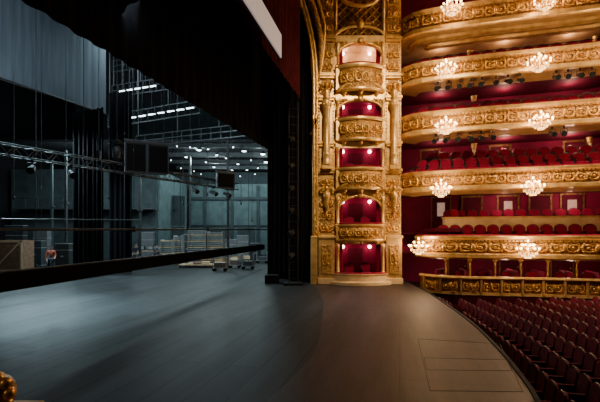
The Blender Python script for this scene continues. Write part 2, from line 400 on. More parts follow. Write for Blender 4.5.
for k,(px,z0,z1,nm) in enumerate(((474,5.0,7.3,'standing on the fourth balcony from the top'),(474,7.5,9.8,'standing on the third balcony from the top'),(590,5.0,7.3,'at the right of the fourth balcony'),(596,10.0,12.2,'at the right of the second balcony'),(470,10.0,12.2,'at the left of the second balcony'))):
    p,t=on_path(tier,px,-2.5)
    r=empty('column',(p.x,p.y,z0),'slim gilded column '+nm,'column','columns on the balconies')
    MB().box((p.x,p.y,z0+.12),(.3,.3,.24)).build('base','gold',r,.01)
    MB().lathe([(.10,.24),(.11,.3),(.085,.4),(.08,z1-z0-.4),(.09,z1-z0-.35)],(p.x,p.y,z0),12).build('shaft','cream',r,smooth=True)
    MB().lathe([(.09,0),(.12,.08),(.14,.2),(.17,.3)],(p.x,p.y,z1-.36),10).build('capital','gold',r)
# ---------------------------------------------------------------- chandelier brackets
def make_chand():
    r=empty('bracket_chandelier',(0,0,0),'x','chandelier')
    MB().tube([(0,.50,-.12),(0,.36,-.22),(0,.16,-.16),(0,.0,-.05)],[.035,.03,.028,.03],8).build('bracket','gold',r,smooth=True)
    MB().lathe([(.01,-.34),(.05,-.30),(.03,-.22),(.07,-.1),(.04,0),(.06,.12),(.02,.3)],(0,0,0),10).build('stem','gold',r,smooth=True)
    arms=MB(); bp=[]
    for k in range(10):
        a=k/10*2*PI; c,s=math.cos(a),math.sin(a)
        arms.tube([(0,0,-.12),(.18*c,.18*s,-.2),(.38*c,.38*s,-.12),(.45*c,.45*s,-.02)],.012,5); bp.append((.45*c,.45*s,.02))
    for k in range(6):
        a=(k+.5)/6*2*PI; c,s=math.cos(a),math.sin(a)
        arms.tube([(0,0,.05),(.12*c,.12*s,.0),(.24*c,.24*s,.12)],.010,5); bp.append((.24*c,.24*s,.18))
    arms.build('branches','gold',r)
    cr=MB()
    for k in range(14):
        a=k/14*2*PI
        for rr,z in ((.36,-.20),(.24,-.30),(.12,-.38)):
            cr.sph((rr*math.cos(a),rr*math.sin(a),z),(.022,.022,.045),5,4)
    cr.build('crystal_drops','crystal',r)
    bm_=MB().sph((0,0,0),(.042,.042,.05),8,6).build('bulb','bulb',r,smooth=True); bm_.location=bp[0]
    for b in bp[1:]:
        c=bm_.copy(); COL.objects.link(c); c.location=b
    MB().sph((0,0,.36),(.045,.045,.06),8,6).build('bulb','bulb',r)
    return r
ch0=make_chand()
chs=[(446,68,'B','second balcony from the top'),(539,62,'B','second balcony from the top'),(446,125,'C','third balcony from the top'),(541,120,'C','third balcony from the top'),
(441,188,'D','fourth balcony from the top'),(533,186,'D','fourth balcony from the top'),(419,246,'E','lowest balcony'),(528,249,'E','lowest balcony'),(452,6,'A','topmost balcony'),(546,0,'A','topmost balcony'),
(630,56,'B','x'),(632,114,'C','x')]
def light(kind,loc,e,col,size=.2,**k):
    l=bpy.data.lights.new('lamp_and_fill_light',kind); l.energy=e; l.color=col  # one shared name for real lamps and added fill lights
    if kind in('POINT','SPOT'): l.shadow_soft_size=size
    if kind=='AREA': l.size=size
    o=bpy.data.objects.new('lamp_and_fill_light',l); COL.objects.link(o); o.location=loc
    for a,b in k.items(): setattr(l,a,b)
    return o
for px,py,l,nm in chs:
    pth=tierE if l=='E' else tier
    if px==419: p,t=Vector((5.72,19.3)),Vector((1,-.2)).normalized()
    else: p,t=on_path(pth,px,.68)
    z=CZ+(235-py)*p.y/400
    if nm!='x':
        side='left-hand' if px<480 else 'right-hand'
        c=copy_tree(ch0); c.location=(p.x,p.y,z); c.rotation_euler=(0,0,tang(t))
        c['label']=f'lit crystal bracket chandelier, the {side} one on the {nm}'; c['group']='bracket chandeliers on the balcony fronts'
    light('POINT',(p.x-.02,p.y-.45,z+.1),130,(1,.66,.34),.3)
drop(ch0)
for zz,pth,e in ((11.9,tier,40),(9.5,tier,44),(7.0,tier,50),(4.35,tierE,50),(1.15,tierE,24)):  # added fill inside the tiers, where the chandeliers don't reach; no fixtures
    for px in (440,505,570):
        p,t=on_path(pth,px,-2.0 if zz>2 else -1.2); light('POINT',(p.x,p.y,zz),e,(1,.66,.46),.15)
# ---------------------------------------------------------------- spotlights under balconies
def make_spot():
    r=empty('spotlight',(0,0,0),'x','spotlight')
    MB().box((0,0,-.04),(.06,.06,.08)).tube([(-.11,0,-.26),(-.11,0,-.10),(.11,0,-.10),(.11,0,-.26)],.012,4).build('yoke','blackmetal',r)
    MB().cyl((0,.16,-.20),(0,-.16,-.33),.075,.09,10).cyl((0,-.16,-.33),(0,-.22,-.355),.10,.105,10).build('lamp_body','blackmetal',r)
    MB().cyl((0,-.215,-.352),(0,-.225,-.357),.085,n=10).build('lens','lens',r)
    return r
sp0=make_spot()
k=0
for px in (438,449,460,471,482,496,508,520,556,568,580,592):
    k+=1; p,t=on_path(tier,px,.0); c=copy_tree(sp0); c.location=(p.x,p.y,9.79); c.rotation_euler=(0,0,tang(t)+random.uniform(-.4,.2)); c.scale=(1.15,)*3
    c['label']=f'small black spotlight under the second balcony, {ordn(k)} from the stage'; c['group']='spotlights under the second balcony'
k=0
for px in (436,447,458,470,481,492,552,564):
    k+=1; p,t=on_path(tier,px,.0); c=copy_tree(sp0); c.location=(p.x,p.y,7.29); c.rotation_euler=(0,0,tang(t)+random.uniform(-.4,.2)); c.scale=(1.15,)*3
    c['label']=f'small black spotlight under the third balcony, {ordn(k)} from the stage'; c['group']='spotlights under the third balcony'
# ---------------------------------------------------------------- proscenium boxes
X1,X2=1.78,4.22; XC=3.0; YF=20.0
def Z(py): return CZ+(235-py)*.05
BD=.45
def bow(x1,x2,d,n=16):
    return [Vector((x1+(x2-x1)*i/n, YF-d*math.sin(PI*i/n)**.7)) for i in range(n+1)]
lv=[('ground level stage box with a plain cream front beside the apron',284,273,244,241,0),
 ('first stage box above the apron level, arched, with gilded bowed front',241,224,197,190,1),
 ('middle stage box of the proscenium with a carved gilded parapet',190,168,148,142,0),
 ('stage box below the top one, framed in gilding, two lamps lit',142,119,101,93,1),
 ('topmost stage box with a cream interior under the gilded lattice',93,67,44,36,1)]
WN=["ground level","first","middle","fourth","topmost"]
LY=[247,202,152,107.5,54]
for i,(nm,a,b,c,d,arch) in enumerate(lv):
    z0,z1,z2,z3=Z(a),Z(b),Z(c),Z(d)
    r=empty('stage_box',(XC,YF,z0),nm,'theatre box','stage boxes of the proscenium')
    h=z1-z0
    pb=bow(X1+.10,X2-.10,BD) if i else bow(X1-.05,X2+.05,.5)
    if i==0:
        MB().sweep(pb,[(-.1,z0),(.34,z0),(.34,z0+.14),(.16,z0+.2),(.14,z1-.1),(.2,z1-.03),(.2,z1),(-.1,z1)]).build('parapet','cream',r)
    else:
        MB().sweep(pb,[(-.1,z0),(.0,z0),(.08,z0+.1*h),(.17,z0+.35*h),(.18,z0+.55*h),(.08,z0+.82*h),(-.1,z0+.82*h)]).build('parapet','goldrel',r)
        MB().sweep(pb,[(-.1,z0+.84*h),(.16,z0+.84*h),(.2,z0+.9*h),(.2,z0+.97*h),(-.1,z1)]).build('top_rail','goldpale',r)
        MB().sweep(pb,[(-.1,z0-.02),(.12,z0-.02),(.16,z0+.04),(.16,z0+.10),(-.1,z0+.12)]).build('base_moulding','goldpale',r)
        for dx in (-.70,0,.70):
            yy=YF-BD*math.sin(PI*(dx+1.12)/2.24)**.7-.17
            place_mesh(SCR,'scroll_relief',(XC+dx,yy,z0+.48*h),dx*.35,r,(.78,1.1,h/1.0*.95))
        for q_ in(-1,0,1): MB().lathe([(.02,-.16),(.06,-.12),(.12,-.02),(.13,.05)],(XC+q_*.8,YF-.18-.14*(q_==0),z0-.04),10).build('carved_corbel','gold',r,smooth=True)
        for q_ in(-1,1): MB().box((XC+q_*1.14,YF-.12,z0+.45*h),(.18,.24,h*.86)).box((XC+q_*1.14,YF-.12,z1-.05),(.22,.28,.08)).build('pedestal','goldpale',r,.02)
    MB().sweep(pb,[(-.08,z1),(.12,z1),(.14,z1+.03),(.1,z1+.06),(-.08,z1+.06)]).build('velvet_cushion','velvet',r)
    fz=z1-.55 if i else z0+.02
    MB().box((XC,21.75,(fz+z3)/2),(2.7,.08,z3-fz)).box((X1-.04,20.95,(fz+z3)/2),(.08,1.6,z3-fz)).box((X2+.04,20.95,(fz+z3)/2),(.08,1.6,z3-fz)).box((XC,20.9,fz-.03),(2.6,1.6,.06)).box((XC,20.95,z3-.04),(2.6,1.6,.06)).build('recess','wine' if i<4 else 'cream',r)
    if i==4: MB().box((XC,21.68,z1+.25),(2.4,.05,.55)).build('crimson_dado','wine',r)
    else: MB().box((XC,21.69,fz+.95),(.8,.05,min(1.5,z2-fz-.2))).build('back_door','winedk',r)
    if arch:
        n=14; w=(X2-X1)/2-.16; ah=min(.62,(z2-z1)*.50)
        poly=[(X1,z3),(X1,z2-ah)]+[(X1+.16,z2-ah)]+[(XC-w*math.cos(PI*k/n),z2-ah+ah*math.sin(PI*k/n)) for k in range(1,n)]+[(X2-.16,z2-ah),(X2,z2-ah),(X2,z3)]
        MB().prism(poly,YF-.06,YF+.14,'y').build('arch_front','goldpale',r)
        MB().tube([(XC-w*math.cos(PI*k/n),YF-.10,z2-ah+ah*math.sin(PI*k/n)+.03) for k in range(0,n+1)],.06,6).build('arch_moulding','gold',r,smooth=True)
        MB().sph((XC,YF-.16,z2+.08),(.17,.12,.17),10,7).sph((XC-.22,YF-.13,z2+.04),(.14,.07,.07),8,5).sph((XC+.22,YF-.13,z2+.04),(.14,.07,.07),8,5).build('carved_keystone','gold',r,smooth=True)
        for s in(-1,1): place_mesh(SCRS,'scroll_relief',(XC+s*.85,YF-.08,z2-.02),0,r,(.8,1.1,.8))
        if i in(1,3):
            for s in(-1,1):
                MB().tube([(XC+s*(1.15-1.0*q_/8),YF-.30-.2*q_/8,z3+.02+.34*math.sin(PI*q_/8*.62)) for q_ in range(9)]+[(XC+s*.1,YF-.52,z3+.12),(XC+s*.22,YF-.52,z3+.15)],[.07]*9+[.06,.045],7).build('scrolled_pediment','gold',r,smooth=True)
    else:
        MB().box((XC,YF+.04,(z2+z3)/2),(X2-X1,.2,z3-z2)).build('lintel','goldpale',r)
    for s in (-1,1):
        x=XC+s*1.12
        MB().lathe([(.10,0),(.105,.06),(.075,.1),(.066,(z2-z1)*.82),(.085,(z2-z1)*.86),(.12,(z2-z1))],(x,YF-.14,z1),12).build('slim_column','goldpale',r,smooth=True)
        cu=MB(); pts=[]
        for q_ in range(9): pts.append(Vector((x-s*(.06+.05*q_*.5),YF+.22+.04*math.sin(q_*2.4))))
        if s>0: pts=pts[::-1]
        cu.sweep(pts,[(0,z1-.3),(0,z2),(.02,z2),(.02,z1-.3)]).build('curtain','velvet',r)
    for s in (-1,1):
        lx=XC+.02+s*.72; lz=CZ+(235-LY[i])*21.48/400
        lp=empty('wall_lamp',(lx,21.6,lz),f'{"left" if s<0 else "right"} glowing pink glass lamp inside the {WN[i]} stage box','lamp','lamps inside the stage boxes')
        MB().tube([(lx,21.7,lz-.15),(lx,21.55,lz-.2),(lx,21.48,lz-.08)],.015,6).build('bracket','gold',lp)
        MB().lathe([(.03,-.08),(.085,-.03),(.10,.03),(.07,.09),(.04,.10)],(lx,21.48,lz),10).build('glass_shade','lampglass',lp,smooth=True)
        light('POINT',(lx,21.2,lz-.12),8 if i<4 else 12,(1,.50,.44) if i<4 else (1,.72,.48),.08)
for i in (0,1,2):
    z1=Z(lv[i][2]); fz=z1-.55 if i else Z(284)+.02
    for s in (-1,1):
        c=copy_tree(seat0); c.location=(XC+s*.45,20.75,fz); c.rotation_euler=(0,0,s*.15); c['label']=f'{"left" if s<0 else "right"} crimson chair inside the {WN[i]} stage box'; c['group']='chairs inside the stage boxes'
drop(seat0)
# ---------------------------------------------------------------- pilasters
def pilaster(x1,x2,label,top=16.9):
    xc=(x1+x2)/2; w=x2-x1
    r=empty('proscenium_pilaster',(xc,YF,0),label,'pilaster')
    zp=Z(237)
    MB().box((xc,YF+.3,zp/2+.03),(w-.04,.9,zp-.06)).build('plinth','goldpale',r,.02)
    MB().box((xc,YF+.26,.16),(w+.04,1.0,.30)).build('base_moulding','cream',r,.02)
    MB().box((xc,YF+.26,zp),(w+.04,1.0,.14)).build('plinth_cap','goldpale',r,.02)
    MB().box((xc,YF-.17,1.25),(w*.62,.05,1.45)).build('plinth_panel','goldrel',r,.015)
    place_mesh(SCR,'scroll_relief',(xc,YF-.20,1.3),0,r,(.5,.8,1.6))
    MB().box((xc,YF+.45,(zp+top)/2),(w,.7,top-zp)).build('shaft','goldpale',r)
    for py in (190,170,143,97,75,38):
        MB().box((xc,YF+.05,Z(py)),(w+.06,.30,.14)).box((xc,YF+.05,Z(py)-.13),(w-.04,.20,.10)).build('cornice','gold',r,.02)
    for pa,pb_ in ((232,194),(93,78),(72,42),(34,-10)):
        z0,z1=Z(pa),Z(pb_); MB().box((xc,YF+.08,(z0+z1)/2),(w*.62,.05,z1-z0-.1)).build('carved_panel','goldrel',r,.015)
    pa,pb_,rr=166,102,.17
    h=Z(pb_)-Z(pa)
    MB().lathe([(rr*1.3,0),(rr*1.3,.1),(rr*1.05,.16),(rr*1.1,.5),(rr*1.25,.55),(rr,.62),(rr*.9,h-.5),(rr*1.1,h-.45),(rr*1.3,h-.3),(rr*1.5,h-.05),(rr*1.5,h)],(xc,YF-.16,Z(pa)),14).build('column','goldpale',r,smooth=True)
    MB().box((xc,YF-.1,Z(pa)-.1),(rr*3,.5,.2)).build('column_base','gold',r,.02)
    for k in range(8):
        a=k/8*2*PI; MB().sph((xc+.2*math.cos(a),YF-.16+.2*math.sin(a),Z(106)),(.06,.06,.11),7,5).build('capital_leaf','gold',r,smooth=True)
    for pz in (93,195):
        z=Z(pz); b=MB().lathe([(.06,-.75),(.12,-.5),(.16,-.2),(.19,.0),(.16,.12),(.06,.18),(.055,.24)],(xc,YF-.16,z),12).sph((xc,YF-.18,z+.34),(.09,.1,.12),10,8)
        b.tube([(xc-.18,YF-.16,z+.06),(xc-.3,YF-.24,z+.25),(xc-.12,YF-.2,z+.45)],.04,6).tube([(xc+.18,YF-.16,z+.06),(xc+.3,YF-.24,z+.25),(xc+.12,YF-.2,z+.45)],.04,6)
        b.build('carved_figure','gold',r,smooth=True)
    for py in (228,215,203,182,86,66,54,28,14,2):
        place_mesh(SCRS if py!=215 else SCR,'scroll_relief',(xc,YF+.05,Z(py)),0,r,(1.2 if py!=215 else .7,1.5,1.1))
    for s in (-1,1):
        b=MB(); zz=Z(233)
        while zz<15.5:
            b.sph((xc+s*w*.42,YF+.09,zz),(.04,.04,.06),6,5); zz+=.17
        b.build('bead_strip','gold',r,smooth=True)
    return r
pilaster(.90,1.74,'left gilded proscenium pilaster on a tall gilded plinth, next to the black stage opening')
pilaster(4.27,5.08,'right gilded proscenium pilaster on a tall gilded plinth, next to the balconies')
struct(MB().box((2.9,22.15,8.5),(4.4,.3,17.0)).build('wall_proscenium','winedk'))
struct(MB().box((.62,21.6,8.5),(.3,1.6,17.0)).build('wall_reveal','golddk'))
r=empty('proscenium_arch',(.68,20,0),'tall gilded arch moulding edging the dark stage opening','arch')
arc=[(.70,19.95,Z(236)),(.70,19.95,6),(.70,19.95,9),(.68,19.92,10.6),(.58,19.85,11.7),(.36,19.65,12.7),(0,19.2,13.7),(-.55,18.4,14.7),(-1.3,17.2,15.6),(-2.3,15.5,16.2)]
arc=cat_rom(arc,.3)
MB().tube(arc,.09,8).build('outer_roll','gold',r,smooth=True)
MB().tube([p+Vector((.15,.0,.03)) for p in arc],.07,8).build('inner_roll','goldpale',r,smooth=True)
up=[p for p in arc if p.z>9.8]
N_=len(up)
MB().tube([p+Vector((.20+.32*min(1,i/6),.02,.05)) for i,p in enumerate(up)],[.04+.13*min(1,i/6) for i in range(N_)],8).build('cove_roll','goldrel',r,smooth=True)
MB().tube([p+Vector((.22+.62*min(1,i/8),.0,.08)) for i,p in enumerate(up)],[.03+.05*min(1,i/6) for i in range(N_)],8).build('outer_bead_roll','gold',r,smooth=True)
MB().box((.70,20.05,1.2),(.32,.5,2.4)).build('plinth','goldpale',r,.02)
b=MB()
for p in arc[::1]: b.sph(p+Vector((.09,-.1,0)),(.04,.04,.06),6,4)
b.build('bead_row','gold',r,smooth=True)
r=empty('lattice_panel',(XC,YF,Z(36)),'gilded diamond lattice panel above the topmost stage box','panel')
z0,z1=Z(33),16.8
MB().box((XC,YF+.25,(z0+z1)/2),(2.46,.1,z1-z0)).build('ground','golddk',r)
b=MB(); stp=.42; k=-12
while k<24:
    for s in (1,-1):
        xa=X1;xb=X2; za=z0+k*stp; zb=za+(xb-xa)
        if s<0: za,zb=zb,za
        P=Vector((xa,0,za));Q=Vector((xb,0,zb)); d=Q-P
        ta=(z0-P.z)/d.z; tb=(z1-P.z)/d.z
        if ta>tb: ta,tb=tb,ta
        t0=max(0,ta);t1=min(1,tb)
        if t1-t0>.03:
            p=P+d*t0;q_=P+d*t1; b.cyl((p.x,YF+.17,p.z),(q_.x,YF+.17,q_.z),.03,n=5)
    k+=1
b.build('lattice','gold',r)
b=MB()
for i in range(6):
    for j in range(9): b.sph((X1+.21+i*.42,YF+.14,z0+.21+j*.42),(.05,.04,.05),6,4)
b.build('rosettes','goldpale',r)
n=16
MB().tube([(XC-1.22*math.cos(PI*k/n),YF+.02,Z(36)-.05+.55*math.sin(PI*k/n)) for k in range(n+1)],.08,8).build('arched_frame','goldpale',r,smooth=True)
MB().tube([(X1+.02,YF+.1,z0),(X1+.02,YF+.05,z1)],.08,6).tube([(X2-.02,YF+.1,z0),(X2-.02,YF+.05,z1)],.08,6).build('side_frame','goldpale',r,smooth=True)
MB().lathe([(.02,-.25),(.16,-.18),(.22,0),(.16,.18),(.02,.25)],(XC,YF+.02,Z(24)),12).sph((XC-.35,YF+.04,Z(23)),(.2,.08,.09),8,6).sph((XC+.35,YF+.04,Z(23)),(.2,.08,.09),8,6).build('cartouche','gold',r,smooth=True)
MB().tube([(XC-1.2*math.cos(PI*k/n),YF+.0,Z(6)+1.0-1.0*math.sin(PI*k/n)) for k in range(n+1)],.09,8).build('curved_frame','goldpale',r,smooth=True)
# ---------------------------------------------------------------- gilded ornament near camera
c=W(2,392,2.2)
r=empty('gilded_ornament',(c.x,c.y,c.z-.2),'gilded carved scroll on the near box ledge, cut by the bottom left corner','ornament')
MB().sph((c.x-.02,c.y,c.z),(.085,.085,.10),20,14).build('boss','goldrel',r,smooth=True)
for k in range(9):
    a=k/9*2*PI; MB().sph((c.x-.02+.075*math.cos(a),c.y-.02,c.z+.085*math.sin(a)),(.03,.04,.035),10,8).build('petal','gold',r,smooth=True)
MB().box((c.x-.1,c.y,c.z-.16),(.5,.3,.12)).build('ledge','gold',r,.02)
MB().cyl((c.x-.12,c.y,0),(c.x-.12,c.y,c.z-.2),.10,n=14).build('support_post','golddk',r)
light('POINT',(c.x-.5,c.y-.7,c.z+.7),5,(1,.66,.36),.1)
# ---------------------------------------------------------------- stage drapes
def drape(A,B,z0,z1,amp=.08,wl_=.45):
    A=Vector(A);B=Vector(B);L=(B-A).length; n=int(L/wl_*6); t=(B-A)/L; nn=Vector((t.y,-t.x))
    b=MB(); cols=[]
    for i in range(n+1):
        s=i/n*L; o=amp*math.sin(2*PI*s/wl_)+amp*.4*math.sin(2*PI*s/(wl_*2.7)+1)
        p=A+t*s+nn*o
        cols.append((b.bm.verts.new((p.x,p.y,z0)),b.bm.verts.new((p.x,p.y,z1))))
    for a,c in zip(cols,cols[1:]): b.bm.faces.new((a[0],c[0],c[1],a[1]))
    return b
def curtain(A,B,z0,z1,m,label,amp=.08,wl_=.45,name='stage_drape'):
    o=drape(A,B,z0,z1,amp,wl_).build(name,m,None,0,True); return tag(o,label,'drape')
def line2(pa,ya,pb,yb): return ((pa-300)*ya/400,ya),((pb-300)*yb/400,yb)
tA=W(22,0,7.9); tB=W(272,152,22.3)
d=(Vector((tB.x,tB.y))-Vector((tA.x,tA.y))); A2=Vector((tA.x,tA.y))-d*.18
curtain(A2,(tB.x,tB.y),7.08,16,'blackcloth','wide black border cloth hanging across the upper stage opening',.04,.6)
vA=W(238,0,12.2); vB=W(300,97,19.0)
curtain(Vector((vA.x,vA.y))*1.0-Vector((.9,4.4)),(vB.x,vB.y),8.95,16.5,'maroonblack','dark burgundy house valance beside the gilded arch, behind the white screen',.03,.5,'house_valance')
s1=W(281,58,14);s0=W(283,35,14)
dirv=Vector((.2375,1,0)); e1=Vector((s1.x,14,0)); e0=e1-dirv*8
r=empty('surtitle_screen',(e1.x,e1.y,s1.z),'white surtitle screen hanging high in front of the burgundy valance','screen')
zb_=s1.z; zt=s0.z
ang=math.atan2(dirv.y,dirv.x)
mid=(e1+e0)/2
MB().box((mid.x,mid.y,(zb_+zt)/2),((e1-e0).length,.04,zt-zb_),ang).build('screen_face','white',r)
MB().box((mid.x-.06,mid.y,(zb_+zt)/2),((e1-e0).length,.06,zt-zb_+.04),ang).build('screen_frame','blackmetal',r)
for k in (.1,.9):
    p=e0.lerp(e1,k); MB().cyl((p.x,p.y,zt),(p.x,p.y,17),.01,n=5).build('suspension_cable','blackmetal',r)
a1=W(0,76,20);b1=W(106,113,25.9)
dd=Vector((b1.x-a1.x,b1.y-a1.y)); st=Vector((a1.x,a1.y))-dd*.8
curtain(st,(b1.x,b1.y),10.35,20,'bluedrape','pleated blue-grey backcloth hanging high at the upper left',.014,.5,'backcloth')
tag(MB().cyl((st.x,st.y,10.29),(b1.x,b1.y,10.29),.06,n=8).build('backcloth_batten','blackmetal'),'black bottom bar under the blue-grey backcloth','batten')
curtain(*line2(74,25,104,24),0,10.1,'blackcloth','wide black masking leg left of the hanging speaker panels',.10,.4)
curtain(*line2(110,27,132,26.5),0,12,'blackcloth','narrow black masking leg behind the hanging panels',.10,.4)
curtain(*line2(268,23.0,290,22.0),0,14,'blackcloth','black masking leg close behind the gilded arch',.10,.4)
curtain(*line2(290,21.0,310,20.6),0,14,'blackcloth','black side curtain touching the gilded arch',.08,.3)
# walls of the side stage
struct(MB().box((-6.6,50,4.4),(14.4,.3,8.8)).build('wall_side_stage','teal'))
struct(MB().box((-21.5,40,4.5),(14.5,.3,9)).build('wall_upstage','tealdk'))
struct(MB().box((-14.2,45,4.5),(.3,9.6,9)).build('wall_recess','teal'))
struct(MB().box((-14,43.5,10.7),(30,17,.2)).build('ceiling','black'))
for k,Y in enumerate((35.6,39.4,43.2,47.0)):
    struct(MB().box((-7,Y,10.25),(15,.2,.12)).box((-7,Y,10.5),(15,.2,.12)).box((-7,Y,10.38),(15,.05,.2)).build('trim_%d'%(k+2),'steeldk'))
for k,px in enumerate((178,205,232,258)):
    c=W(px,0,49.75); struct(MB().box((c.x,49.75,4.3),(.35,.16,8.6)).build('trim_%d'%(k+9),'tealdk'))
struct(MB().box((-6.6,49.78,3.6),(14,.12,.18)).build('trim_14','steeldk'))
struct(MB().box((-21.5,39.78,3.2),(14,.12,.22)).build('trim_15','tealdk'))
struct(MB().box((-6.6,49.7,7.0),(14,.3,.35)).build('trim_16','tealdk'))
r=empty('wall_gallery',(-21,39,5),'steel gallery walkway with railing on the wall behind the wooden crates','gallery')
MB().box((-21,39.1,5.0),(13.5,1.3,.15)).build('walkway','truss',r)
MB().cyl((-27.7,38.5,6.0),(-14.3,38.5,6.0),.035,n=6).cyl((-27.7,38.5,5.55),(-14.3,38.5,5.55),.025,n=6).build('railing','truss',r)
for i in range(12): MB().cyl((-27.6+i*1.2,38.5,5.05),(-27.6+i*1.2,38.5,6.0),.025,n=5).build('railing_post','truss',r)
c=W(163,218,44)
r=empty('scenery_flat',(c.x,44,0),'large grey-green scenery flat standing at the back behind the work table','scenery')
MB().box((c.x,44,3.4),(5.0,.1,6.8)).build('panel','tealdk',r)
for dx in (-2.5,-.85,.85,2.5): MB().box((c.x+dx,43.9,3.4),(.12,.08,6.8)).build('frame_post','teal',r)
for z in (.1,3.4,6.75): MB().box((c.x,43.9,z),(5.1,.07,.12)).build('frame_rail','teal',r)
for k,(px,Y,h,m_) in enumerate(((52,35,9,'tealdk'),(66,31,9,'truss'),(228,30,9.5,'truss'),(190,36,9.5,'steeldk'),(140,31.5,8,'truss'))):
    c=W(px,0,Y)
    r=empty('steel_post',(c.x,Y,0),['dark green-grey post at the far left behind the tallest flight case','grey steel post beside the first black masking leg','grey steel post right of the platform stacks','thin dark post left of the platform stacks','grey post in front of the green-grey flat'][k],'post','steel posts of the side stage')
    MB().box((c.x,Y,h/2),(.16,.16,h)).build('shaft',m_,r)
    MB().box((c.x,Y,.03),(.5,.5,.06)).build('base_plate',m_,r)
    MB().box((c.x,Y,h*.55),(.34,.34,.12)).build('collar',m_,r)
for k,(px) in enumerate((218,246)):
    c=W(px,0,49.8); dn+=1
    r=bpy.data.objects.new('door_%d'%dn,None); COL.objects.link(r); r.location=(c.x,49.8,0); r['kind']='structure'
    MB().box((c.x,49.8,1.6),(1.9,.1,3.2)).build('door_leaf','tealdk',r); MB().box((c.x-1,49.75,1.6),(.1,.16,3.3)).box((c.x+1,49.75,1.6),(.1,.16,3.3)).box((c.x,49.75,3.28),(2.1,.16,.1)).build('door_frame','truss',r)
    MB().box((c.x+.7,49.7,1.1),(.08,.08,.25)).build('door_handle','steel',r)
# ---------------------------------------------------------------- low black batten
A=W(0,284,7.75); B=W(264,249,31.0)
B.z=A.z=1.5
d=(B-A); A=A-d*.12
r=empty('flown_batten',(A.x,A.y,1.2),'long black rolled border cloth flown low above the stage floor','batten')
def pA(t,z): p=A.lerp(B,t); return (p.x,p.y,z)
n=40
pth=[Vector((A.lerp(B,i/n).x,A.lerp(B,i/n).y)) for i in range(n+1)]
MB().sweep(pth,[(-.05,1.34),(.05,1.34),(.06,1.5),(.05,1.70),(-.05,1.70)]).build('rolled_cloth','blackcloth',r)
MB().tube([pA(0,1.72),pA(1,1.72)],.026,8).build('pipe','steeldk',r)
for t in (.2,.42,.62,.82): MB().cyl(pA(t,1.7),pA(t,20.05),.009,n=5).build('suspension_cable','truss',r)
A3=W(0,229.5,8.2); B3=W(270,229.5,27)
r=empty('lighting_pipe',(A3.x,A3.y,A3.z),'thin dark horizontal pipe at eye level crossing the stage','pipe')
d3=B3-A3; A3=A3-d3*.1
MB().cyl(A3,B3,.034,n=10).build('pipe','steeldk',r)
for t in (.3,.55,.8):
    p=A3.lerp(B3,t); MB().cyl(p,(p.x,p.y,20.05),.009,n=5).build('suspension_cable','truss',r)
    MB().box(p,(.1,.1,.16)).build('clamp','truss',r)
c0=W(-8,219,16);c1=W(140,220,24)
r=empty('thin_pipe',c0,'short upper pipe parallel to the eye-level pipe at the far left','pipe')
MB().cyl(c0,c1,.03,n=8).build('pipe','truss',r)
for t in (.25,.85):
    p=c0.lerp(c1,t); MB().cyl(p,(p.x,p.y,20.05),.009,n=5).build('suspension_cable','truss',r)
# ---------------------------------------------------------------- truss
A=W(0,149,12); B=W(236,187,21.5); B.z=A.z=5.03
d=B-A; A=A-d*.15; d=B-A
r=empty('lighting_truss',A,'grey lattice lighting truss hanging across the stage opening','truss')
t=d.normalized(); nn=Vector((t.y,-t.x,0)); hh=.17
for a in(-1,1):
    for c in(-1,1):
        o=nn*a*hh+Vector((0,0,c*hh)); MB().cyl(A+o,B+o,.024,n=6).build('chord','truss',r)
b=MB(); n=int(d.length/.30)
for i in range(n):
    p=A+d*(i/n);q_=A+d*((i+1)/n)
    for a in(-1,1):
        s=1 if i%2 else -1
        b.cyl(p+nn*a*hh+Vector((0,0,s*hh)),q_+nn*a*hh+Vector((0,0,-s*hh)),.013,n=5)
    s=1 if i%2 else -1
    b.cyl(p+nn*s*hh+Vector((0,0,hh)),q_-nn*s*hh+Vector((0,0,hh)),.013,n=5).cyl(p+nn*s*hh-Vector((0,0,hh)),q_-nn*s*hh-Vector((0,0,hh)),.013,n=5)
b.build('lattice_bracing','truss',r)
for k in (.12,.38,.62,.9):
    p=A+d*k; MB().cyl(p+Vector((0,0,hh)),(p.x,p.y,20.05),.012,n=5).build('suspension_cable','truss',r)
    MB().box(p+Vector((0,0,hh+.2)),(.14,.14,.3)).build('chain_hoist','blackmetal',r)
k=0
for f in (.2,.30,.76,.86,.94):
    k+=1; p=A+d*f; c=copy_tree(sp0); c.location=p-Vector((0,0,hh)); c.rotation_euler=(0,0,.6+random.uniform(-.5,.5)); c.scale=(1.1,1.1,1.1)
    c['label']=f'black stage lamp hanging from the lighting truss, {ordn(k)} from its left end'; c['group']='stage lamps on the truss'
drop(sp0)
